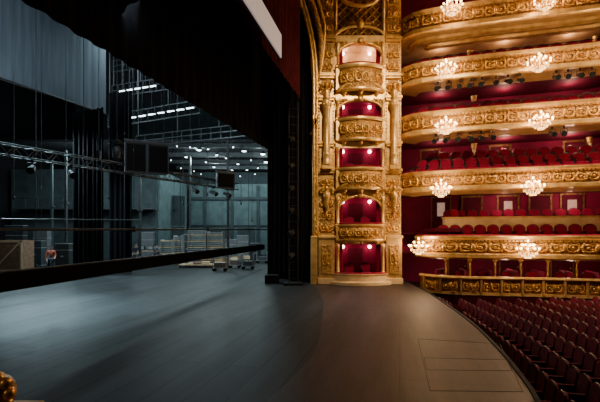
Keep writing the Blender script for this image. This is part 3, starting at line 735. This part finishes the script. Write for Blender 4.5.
def hung(px0,px1,py0,py1,Y,label,cols,dY=.9):
    a=W(px0,py0,Y);b_=W(px1,py1,Y+dY)
    h=(py1-py0)*Y/400; r=empty('hanging_panel_array',(a.x,a.y,a.z-h),label,'panel array')
    dv=Vector((b_.x-a.x,b_.y-a.y,0)); L=dv.length; an=math.atan2(dv.y,dv.x)
    nv=Vector((dv.y,-dv.x,0)).normalized()
    for i in range(cols):
        m=Vector((a.x,a.y,a.z-h/2))+dv*((i+.5)/cols)
        pn=MB().box(m,(L/cols*.94,.35,h),an).build('panel','panelgrey',r,.02)
        MB().box(m+nv*.185,(L/cols*.8,.02,h*.86),an).build('grille','black',pn)
        for zz in (-h/2,h/2):
            MB().box(m+nv*.18+Vector((0,0,zz)),(L/cols*.94,.03,.03),an).build('edge_strip','casemid',r)
        for sx in (-.47,.47): MB().box(m+nv*.18+dv.normalized()*(L/cols*sx),(.03,.03,h),an).build('edge_strip','casemid',r)
    m=Vector((a.x,a.y,a.z+.1))+dv*.5
    MB().box(m,(L,.1,.06),an).build('frame','casemid',r)
    for f in(.1,.9):
        p=Vector((a.x,a.y,a.z))+dv*f; MB().cyl(p,(p.x,p.y,20.05),.012,n=5).build('suspension_cable','truss',r)
hung(124,168,142,172,15.4,'pair of black hanging panels in a steel frame above the lighting truss',2,.8)
hung(216,234,173,188,19.6,'smaller black hanging panel near the right end of the truss',1,.4)
c=W(117,152,15.0)
r=empty('moving_light',c,'moving stage lamp on a yoke left of the black hanging panels','stage lamp')
MB().box(c+Vector((0,0,.35)),(.3,.3,.16)).build('base','blackmetal',r,.02)
MB().tube([c+Vector((-.2,0,-.1)),c+Vector((-.2,0,.3)),c+Vector((.2,0,.3)),c+Vector((.2,0,-.1))],.03,6).build('yoke','blackmetal',r)
MB().lathe([(.1,-.3),(.16,-.22),(.17,.1),(.1,.22)],c,12).build('head','truss',r,smooth=True)
MB().cyl(c+Vector((0,0,.42)),(c.x,c.y,20.05),.01,n=5).build('cable','truss',r)
for k,(px,py,Y) in enumerate(((14,200,18),(36,268,17),(66,235,20),(109,200,19),(154,215,22),(174,212,25),(183,205,23),(192,190,23),(207,196,24),(229,210,23),(241,205,22),(252,222,24))):
    c=W(px,py,Y)
    r=empty('fly_line',c,f'thin hanging fly line with a hook, {ordn(k+1)} from the left edge','cable','hanging fly lines')
    MB().cyl((c.x,c.y,c.z+.15),(c.x,c.y,20.05),.014,n=5).build('rope','truss',r)
    MB().lathe([(.01,0),(.05,.04),(.05,.14),(.015,.2)],c,8).build('weight','truss',r)
# ---------------------------------------------------------------- side-stage ceiling lights
def tubelight(c,L,a,label,group):
    r=empty('strip_light',c,label,'light',group)
    MB().box(c+Vector((0,0,.06)),(L,.16,.08),a).build('housing','blackmetal',r)
    MB().cyl(c-Vector((math.cos(a)*L*.47,math.sin(a)*L*.47,0)),c+Vector((math.cos(a)*L*.47,math.sin(a)*L*.47,0)),.05,n=8).build('tube','tube',r)
    MB().cyl(c+Vector((0,0,.1)),(c.x,c.y,20.05),.01,n=4).build('cable','truss',r)
for k in range(5):
    f=k/4; c=W(122+f*31,91-f*5,31.5-f*1.5); tubelight(c,.5,-.35,f'cold white strip light of the upper short row, {ordn(k+1)} from left','upper row of strip lights')
for k in range(8):
    f=k/7; c=W(123+f*67,119-f*11,30-f*3); tubelight(c,.58,-.35,f'cold white strip light of the lower long row, {ordn(k+1)} from left','lower row of strip lights')
dots=[(177,146),(186,157),(199,150),(206,162),(214,167),(226,158),(232,170),(244,151),(251,160),(263,154),(266,162),(181,168),(194,171),(240,176),(255,174),(171,160),(219,178),(233,147),(190,147),(208,149),(217,155),(238,164),(258,168),(247,170),(201,174)]
for k,(px,py) in enumerate(dots):
    Y=min((9.8-CZ)*400/(235-py),48.5); c=W(px,py,Y)
    top=20.05 if Y<35.2 else 10.6
    r=empty('ceiling_spotlight',c,f'small cold white ceiling lamp of the side stage, {ordn(k+1)} of the scattered rows','light','small ceiling lamps of the side stage')
    big=1.25 if k in(2,7,9,10) else random.choice((.35,.5,.75))
    MB().lathe([(.2*big,0),(.19*big,.08),(.1*big,.22),(.03,.26)],c,10).build('reflector','blackmetal',r)
    MB().sph(c-Vector((0,0,.02)),(.16*big,.16*big,.05),8,5).build('lamp_glass','tube',r)
    MB().cyl(c+Vector((0,0,.2)),(c.x,c.y,top),.015,n=4).build('stem','steeldk',r)
gl=[((112,97,33.5),(198,85,30.5),'uppermost grey steel gantry with railing above the short light row'),((108,127,32),(200,113,28.6),'lower grey steel gantry under the long light row'),((112,72,34.5),(180,62,31.5),'highest far grey steel gantry near the top of the fly tower'),((136,147,34.5),(262,134,31.5),'low grey steel gantry above the side stage lamps')]
for k,(pa,pb_,nm) in enumerate(gl):
    A=W(*pa);B=W(*pb_); d=B-A
    r=empty('fly_gantry',A,nm,'gantry','steel gantries of the fly tower')
    for z in (.0,.5,.95): MB().cyl(A+Vector((0,0,z)),B+Vector((0,0,z)),.045,n=6).build('rail','truss' if k<3 else 'steeldk',r)
    for i in range(14): p=A+d*(i/13); MB().cyl(p,p+Vector((0,0,.95)),.028,n=5).build('upright','steeldk',r)
    for f in (.02,.35,.68,.98):
        p=A+d*f; MB().cyl(p+Vector((0,0,.9)),(p.x,p.y,20.05),.045,n=6).build('hanger','steeldk',r)
# ---------------------------------------------------------------- things on the side-stage floor
def fy(py): return CZ*400/(py-235)
def stackp(px,Y,n,w,label,st=.17):
    c=W(px,0,Y); r=empty('platform_stack',(c.x,Y,0),label,'platform stack','stacks of stage platforms')
    MB().box((c.x,Y,.17),(w,.8,.08)).build('dolly','blackmetal',r)
    for sx in(-1,1):
        for sy in(-1,1): MB().cyl((c.x+sx*(w/2-.1),Y+sy*.35-.03,.065),(c.x+sx*(w/2-.1),Y+sy*.35+.03,.065),.065,n=10).build('wheel','black',r)
    for i in range(n):
        z=.24+i*st; MB().box((c.x,Y,z),(w,1,.07)).build('deck','plywood' if i%3==1 else 'steel',r)
        for sx in (-1,1): MB().box((c.x+sx*(w/2-.04),Y,z+.08),(.06,.9,.12)).build('frame','steel',r)
stackp(198,33.5,16,1.5,'tall stack of steel framed platforms left of the second stack')
stackp(216,33.8,15,1.3,'tall stack of steel framed platforms, second of the two tall ones')
stackp(168,34,11,1.0,'low stack of steel framed platforms near the grey-green flat')
stackp(179,35,13,.7,'narrow stack of steel framed platforms beside the low one')
for k,(px,py,w,dp) in enumerate(((198,267.5,2.8,1.6),(227,264.5,2.0,2.0),(241,260.5,2.2,2.4),(211,264,2.0,1.4))):
    Y=fy(py); c=W(px,0,Y)
    r=empty('stage_platform',(c.x,Y,0),['low pale plywood platform on the floor, the left and nearest one','low pale plywood platform beside the steel trolleys','small low plywood platform farthest back','low plywood platform behind the leftmost trolley'][k],'platform','low plywood platforms')
    MB().box((c.x,Y+.5,.2),(w,dp,.06)).build('deck','plywood',r)
    for sx in(-1,1):
        for sy in(-1,1): MB().box((c.x+sx*(w/2-.1),Y+.5+sy*(dp/2-.1),.09),(.08,.08,.18)).build('leg','truss',r)
    for i in range(3): MB().box((c.x-.6+i*.55,Y+.4,.28+.05*i),(.6,.9,.07),.2*i-.2).build('board','crate' if i==1 else 'plywood',r)
def cart(px,py,w,h,label,m_='steel'):
    Y=fy(py); c=W(px,0,Y); r=empty('trolley',(c.x,Y,0),label,'trolley','equipment trolleys')
    MB().box((c.x,Y,.22),(w,.6,.05)).build('deck',m_,r)
    for s in(-1,1): MB().tube([(c.x+s*w/2,Y-.25,.22),(c.x+s*w/2,Y-.25,h),(c.x+s*w/2,Y+.25,h),(c.x+s*w/2,Y+.25,.22)],.03,6).build('handle',m_,r)
    for sx in(-1,1):
        for sy in(-1,1): MB().cyl((c.x+sx*(w/2-.08),Y+sy*.25-.03,.1),(c.x+sx*(w/2-.08),Y+sy*.25+.03,.1),.1,n=10).build('wheel','black',r)
    MB().box((c.x,Y,.22+.2),(w*.8,.5,.33)).build('case','casemid',r,.02)
cart(220,271,.9,.9,'low steel trolley with a grey case, left of the other trolleys')
cart(235,268,.8,1.0,'steel trolley with grey case, second from left')
cart(248,269,.8,1.1,'steel trolley standing by the tall flight case')
cart(262,263,.9,1.0,'steel trolley farthest right near the black masking leg')
def fcase(px,py,w,h,label,m_='panelgrey'):
    Y=fy(py); c=W(px,0,Y); r=empty('flight_case',(c.x,Y,0),label,'flight case','flight cases on the side stage')
    MB().box((c.x,Y+.3,.1+h/2),(w,.6,h)).build('body',m_,r,.02)
    for zz in(.12,.1+h*.72,.1+h): MB().box((c.x,Y+.3,zz),(w+.03,.63,.04)).build('edging','steel',r)
    MB().box((c.x,Y-.02,.1+h*.45),(.2,.03,.1)).build('handle','steel',r)
    for sx in(-1,1): MB().cyl((c.x+sx*(w/2-.1),Y+.1,.05),(c.x+sx*(w/2-.1),Y+.16,.05),.05,n=8).build('wheel','steel',r)
fcase(255,262,.9,1.6,'grey flight case behind the trolleys near the right masking leg')
fcase(243,259.5,1.2,2.3,'tall mid-grey flight case left of the grey one by the masking leg','casemid')
fcase(62,268,1.0,1.7,'dark flight case right of the worker in orange')
fcase(34,267,1.1,1.9,'grey-green flight case between the crates and the worker','tealdk')
fcase(187,262,.8,2.4,'tall grey-green flight case between the platform stacks','tealdk')
fcase(146,260,1.3,2.6,'mid-grey flight case behind the stagehand in dark blue','casemid')
fcase(40,264,1.2,2.9,'tallest mid-grey flight case at the far left, beside the worker in orange','casemid')
fcase(231,259,1.2,1.9,'low mid-grey flight case right of the tall platform stacks','casemid')
fcase(14,262.5,1.6,3.2,'wide dark flight case standing behind the two wooden crates')
def crate(px,py,w,h,label):
    Y=fy(py); c=W(px,0,Y); r=empty('wooden_crate',(c.x,Y,0),label,'crate','wooden crates at the far left')
    MB().box((c.x,Y+.6,h/2),(w,1.2,h)).build('body','crate',r)
    for sx in(-1,1): MB().box((c.x+sx*(w/2-.06),Y-.02,h/2),(.12,.05,h)).build('batten','plywood',r)
    for zz in (.08,h-.08): MB().box((c.x,Y-.02,zz),(w,.05,.14)).build('batten','plywood',r)
    MB().box((c.x,Y-.03,h/2),(.1,.04,math.hypot(w,h)*.9),0,0,math.atan2(w,h)).build('batten','plywood',r)
crate(7,272,2.0,2.1,'large brown wooden crate at the left edge of the picture')
crate(22,267,.9,1.7,'smaller brown wooden crate right of the large crate')
Y=36.5; c=W(150,0,Y)
r=empty('work_table',(c.x,Y,0),'long work table in front of the grey-green flat','table')
MB().box((c.x,Y,1.0),(2.4,.7,.05)).build('tabletop','plywood',r)
for sx in(-1,1):
    for sy in(-1,1): MB().cyl((c.x+sx*1.1,Y+sy*.3,0),(c.x+sx*1.1,Y+sy*.3,.98),.025,n=6).build('leg','steel',r)
for k,dx in enumerate((-.7,.1,.8)):
    rr=empty('equipment_box',(c.x+dx,Y,1.025),['left','middle','right'][k]+' small dark equipment box on the work table','box','equipment boxes on the work table')
    MB().box((c.x+dx,Y,1.25),(.5,.35,.44)).build('body','panelgrey',rr,.02); MB().box((c.x+dx,Y-.19,1.28),(.4,.02,.26)).build('front_panel','steel',rr)
# ---------------------------------------------------------------- people
def skinmesh(name,V,E,m_,parent,sub=1):
    bm=bmesh.new(); L=bm.verts.layers.skin.verify(); vs=[]
    for i,(co,rr) in enumerate(V):
        v=bm.verts.new(co); v[L].radius=(rr,rr); vs.append(v)
    vs[0][L].use_root=True
    for a,b in E: bm.edges.new((vs[a],vs[b]))
    me=bpy.data.meshes.new(name); bm.to_mesh(me); bm.free(); me.materials.append(M[m_])
    o=bpy.data.objects.new(name,me); COL.objects.link(o); o.parent=parent
    s=o.modifiers.new('skin','SKIN'); s.use_smooth_shade=True; s2=o.modifiers.new('sub','SUBSURF'); s2.levels=sub; s2.render_levels=sub
    return o
def person(x,y,rz,label,top,trs):
    r=empty('person',(x,y,0),label,'person'); r.rotation_euler=(0,0,rz)
    hip={s:(s*.09,0,.92) for s in(-1,1)}; knee={s:(s*.10,-.03-.06*s,.50) for s in(-1,1)}; ank={s:(s*.10,.03-.08*s,.09) for s in(-1,1)}
    J=lambda X,Y_,Zz:(X,Y_,Zz)
    V=[(J(0,0,.98),.13),(J(0,0,1.18),.12),(J(0,0,1.38),.13),(J(0,-.01,1.50),.055),(J(0,-.02,1.58),.075),(J(0,-.02,1.66),.09),(J(0,-.015,1.73),.065)]
    E=[(0,1),(1,2),(2,3),(3,4),(4,5),(5,6)]
    for s in(-1,1):
        i=len(V)
        el=J(s*.25,-.03,1.14); wr=J(s*.22,-.24,1.02) if s>0 else J(s*.24,-.10,.90)
        V+= [(J(s*.18,0,1.42),.06),(el,.045),(wr,.03),((wr[0],wr[1]-.06,wr[2]-.03),.035)]
        E+= [(2,i),(i,i+1),(i+1,i+2),(i+2,i+3)]
        for f in range(4):
            k_=len(V); V.append(((wr[0]+(f-1.5)*.02,wr[1]-.14-.01*(1-abs(f-1.5)),wr[2]-.07),.009)); E.append((i+3,k_))
        k_=len(V); V.append(((wr[0]-s*.055,wr[1]-.08,wr[2]-.03),.010)); E.append((i+2,k_))
        j=len(V)
        V+= [(hip[s],.085),(knee[s],.055),(ank[s],.04),((ank[s][0],ank[s][1]-.15,.045),.035)]
        E+= [(0,j),(j,j+1),(j+1,j+2),(j+2,j+3)]
    skinmesh('body',V,E,'skin',r)
    V=[(J(0,0,.96),.145),(J(0,0,1.18),.135),(J(0,0,1.38),.145),(J(0,0,1.46),.08)];E=[(0,1),(1,2),(2,3)]
    for s in(-1,1):
        i=len(V); wr=J(s*.235,-.13,1.07) if s>0 else J(s*.245,-.07,1.0)
        V+= [(J(s*.18,0,1.42),.075),(J(s*.25,-.03,1.14),.06),(wr,.05)]; E+=[(2,i),(i,i+1),(i+1,i+2)]
    skinmesh('jacket',V,E,top,r)
    V=[(J(0,0,.98),.15)];E=[]
    for s in(-1,1):
        j=len(V); V+= [(hip[s],.10),(knee[s],.075),((ank[s][0],ank[s][1],.13),.065)]; E+=[(0,j),(j,j+1),(j+1,j+2)]
    skinmesh('trousers',V,E,trs,r)
    def add(mb,nm,m_,bv=0):
        o=mb.build(nm,m_,None,bv,nm=='hair'); o.parent=r
    add(MB().sph((0,.01,1.70),(.095,.10,.085),12,8),'hair','hair')
    for s in(-1,1): add(MB().sph((s*.032,-.10,1.655),(.012,.008,.008),6,4),'eye','black')
    for s in(-1,1): add(MB().sph((s*.092,-.01,1.645),(.012,.022,.032),6,5),'ear','skin')
    add(MB().sph((0,-.112,1.63),(.014,.02,.022),6,5),'nose','skin')
    add(MB().box((0,-.10,1.59),(.04,.012,.01)),'mouth','red')
    for s in (-1,1): add(MB().box((ank[s][0],ank[s][1]-.07,.045),(.1,.27,.09)),'shoe','black',.03)
    return r
Y=25.5; c=W(51,0,Y); person(c.x,Y,.5,'stagehand in an orange-red top standing beside the flight cases at far left','red','navy')
Y=32.5; c=W(136,0,Y); person(c.x,Y,.2,'stagehand in a dark blue jacket standing left of the work table','navy','grey')
Y=33; c=W(156,0,Y); person(c.x,Y,2.8,'stagehand in a grey top standing at the work table with back turned','grey','navy')
# ---------------------------------------------------------------- boom
c=Vector((-.35,19.8,0))
r=empty('lighting_boom',c,'tall black lighting ladder with lamps standing beside the gilded arch','lighting stand')
for dx in(-.2,.25): MB().cyl(c+Vector((dx,0,.1)),c+Vector((dx,0,9)),.03,n=6).build('upright','blackmetal',r)
for i in range(22): MB().cyl(c+Vector((-.2,0,.3+i*.4)),c+Vector((.25,0,.3+i*.4)),.018,n=5).build('rung','blackmetal',r)
MB().box(c+Vector((0,0,.05)),(.9,.9,.1)).build('base','blackmetal',r)
for z in (1.5,2.6,3.7,4.8,5.9,7.2):
    p=c+Vector((.02,-.2,z)); l=MB().cyl(p+Vector((0,.1,0)),p+Vector((-.2,-.16,-.12)),.11,.13,10).build('lamp_body','blackmetal',r)
    MB().cyl(p+Vector((-.2,-.16,-.12)),p+Vector((-.209,-.17,-.125)),.11,n=10).build('lens','black',l)
c=W(272,281,20.5); r=empty('cable_box',(c.x,20.5,0),'low black cable box at the foot of the masking leg','box')
MB().box((c.x,20.5,.2),(.7,.5,.4)).build('body','black',r,.02); MB().box((c.x,20.5,.41),(.5,.3,.03)).build('lid','blackmetal',r,.01)
def F(px,py): Y=fy(py); return ((px-300)*Y/400,Y)
for k,q4 in enumerate((((418,339),(500,344),(523,392),(430,391)),((424,358),(507,360),(512,371),(427,370)))):
    P=[Vector((*F(*p),.005)) for p in q4]
    b=MB()
    for i in range(4):
        a=P[i];c_=P[(i+1)%4]; b.box((a+c_)/2,((c_-a).length,.012,.004),math.atan2((c_-a).y,(c_-a).x))
    tag(b.build('trapdoor_frame','seam'),['large','narrow inner'][k]+' trapdoor outline set into the brown apron floor','trapdoor')
# ---------------------------------------------------------------- lights
def aim(o,t): o.rotation_euler=(Vector(t)-o.location).to_track_quat('-Z','Y').to_euler()
o=light('SPOT',(-12.5,17,12.5),21000,(.56,.88,1),.35,spot_size=math.radians(40),spot_blend=1.0); aim(o,(-9.0,13.0,0))
o=light('SPOT',(-16,24,9.6),6500,(.62,.90,1),.4,spot_size=math.radians(90),spot_blend=.6); aim(o,(-10,22,0))
for x,y in ((-3.5,37),(-9.5,37),(-3.5,45),(-9.5,45),(-6,31)):
    light('POINT',(x,y,9.3),660,(.72,.95,1),.3)
for x,y in ((-17,31),(-20,35),(-14,33)):
    light('POINT',(x,y,8.2),380,(.70,.93,1),.3)
light('POINT',(-16.5,23.5,6.5),230,(.85,.93,1),.3)  # added cool light to brighten the crates from the front
light('POINT',(-8.5,27.5,7.5),380,(.85,.95,1),.3)
o=light('AREA',(-11,27,17),1300,(.7,.9,1),4); aim(o,(-11,31,10))
o=light('SPOT',(-13,13,9),2900,(.70,.86,1),.5,spot_size=math.radians(70),spot_blend=.7); aim(o,(-15,22,15))
o=light('AREA',(-6,11,9.5),100,(.7,.88,1),3); aim(o,(-9,18,4))  # added cool fill from downstage for the truss and hanging panels
o=light('SPOT',(13,12,13.5),8500,(1,.84,.76),.8,spot_size=math.radians(26),spot_blend=1.0); aim(o,(3.4,13.8,0))
o=light('SPOT',(12,13,16.6),8500,(1,.72,.50),1.2,spot_size=math.radians(80),spot_blend=.8); aim(o,(10.5,14,0))  # general auditorium fill from above, standing in for unseen ceiling lights
o=light('SPOT',(5,6,14),8000,(1,.74,.42),.6,spot_size=math.radians(46),spot_blend=.8); aim(o,(3.3,20,7.0))  # unseen spot, placed to light the stage boxes and miss the hanging panel
w=bpy.data.worlds.new('World'); SC.world=w; w.use_nodes=True
w.node_tree.nodes['Background'].inputs[0].default_value=(.5,.55,.7,1); w.node_tree.nodes['Background'].inputs[1].default_value=.010
# ---------------------------------------------------------------- camera
cam=bpy.data.cameras.new('camera'); cam.lens=24; cam.sensor_width=36; cam.shift_y=34/600; cam.clip_end=200; cam.clip_start=.05
co=bpy.data.objects.new('camera',cam); COL.objects.link(co); co.location=(0,0,CZ); co.rotation_euler=(PI/2,0,0); SC.camera=co
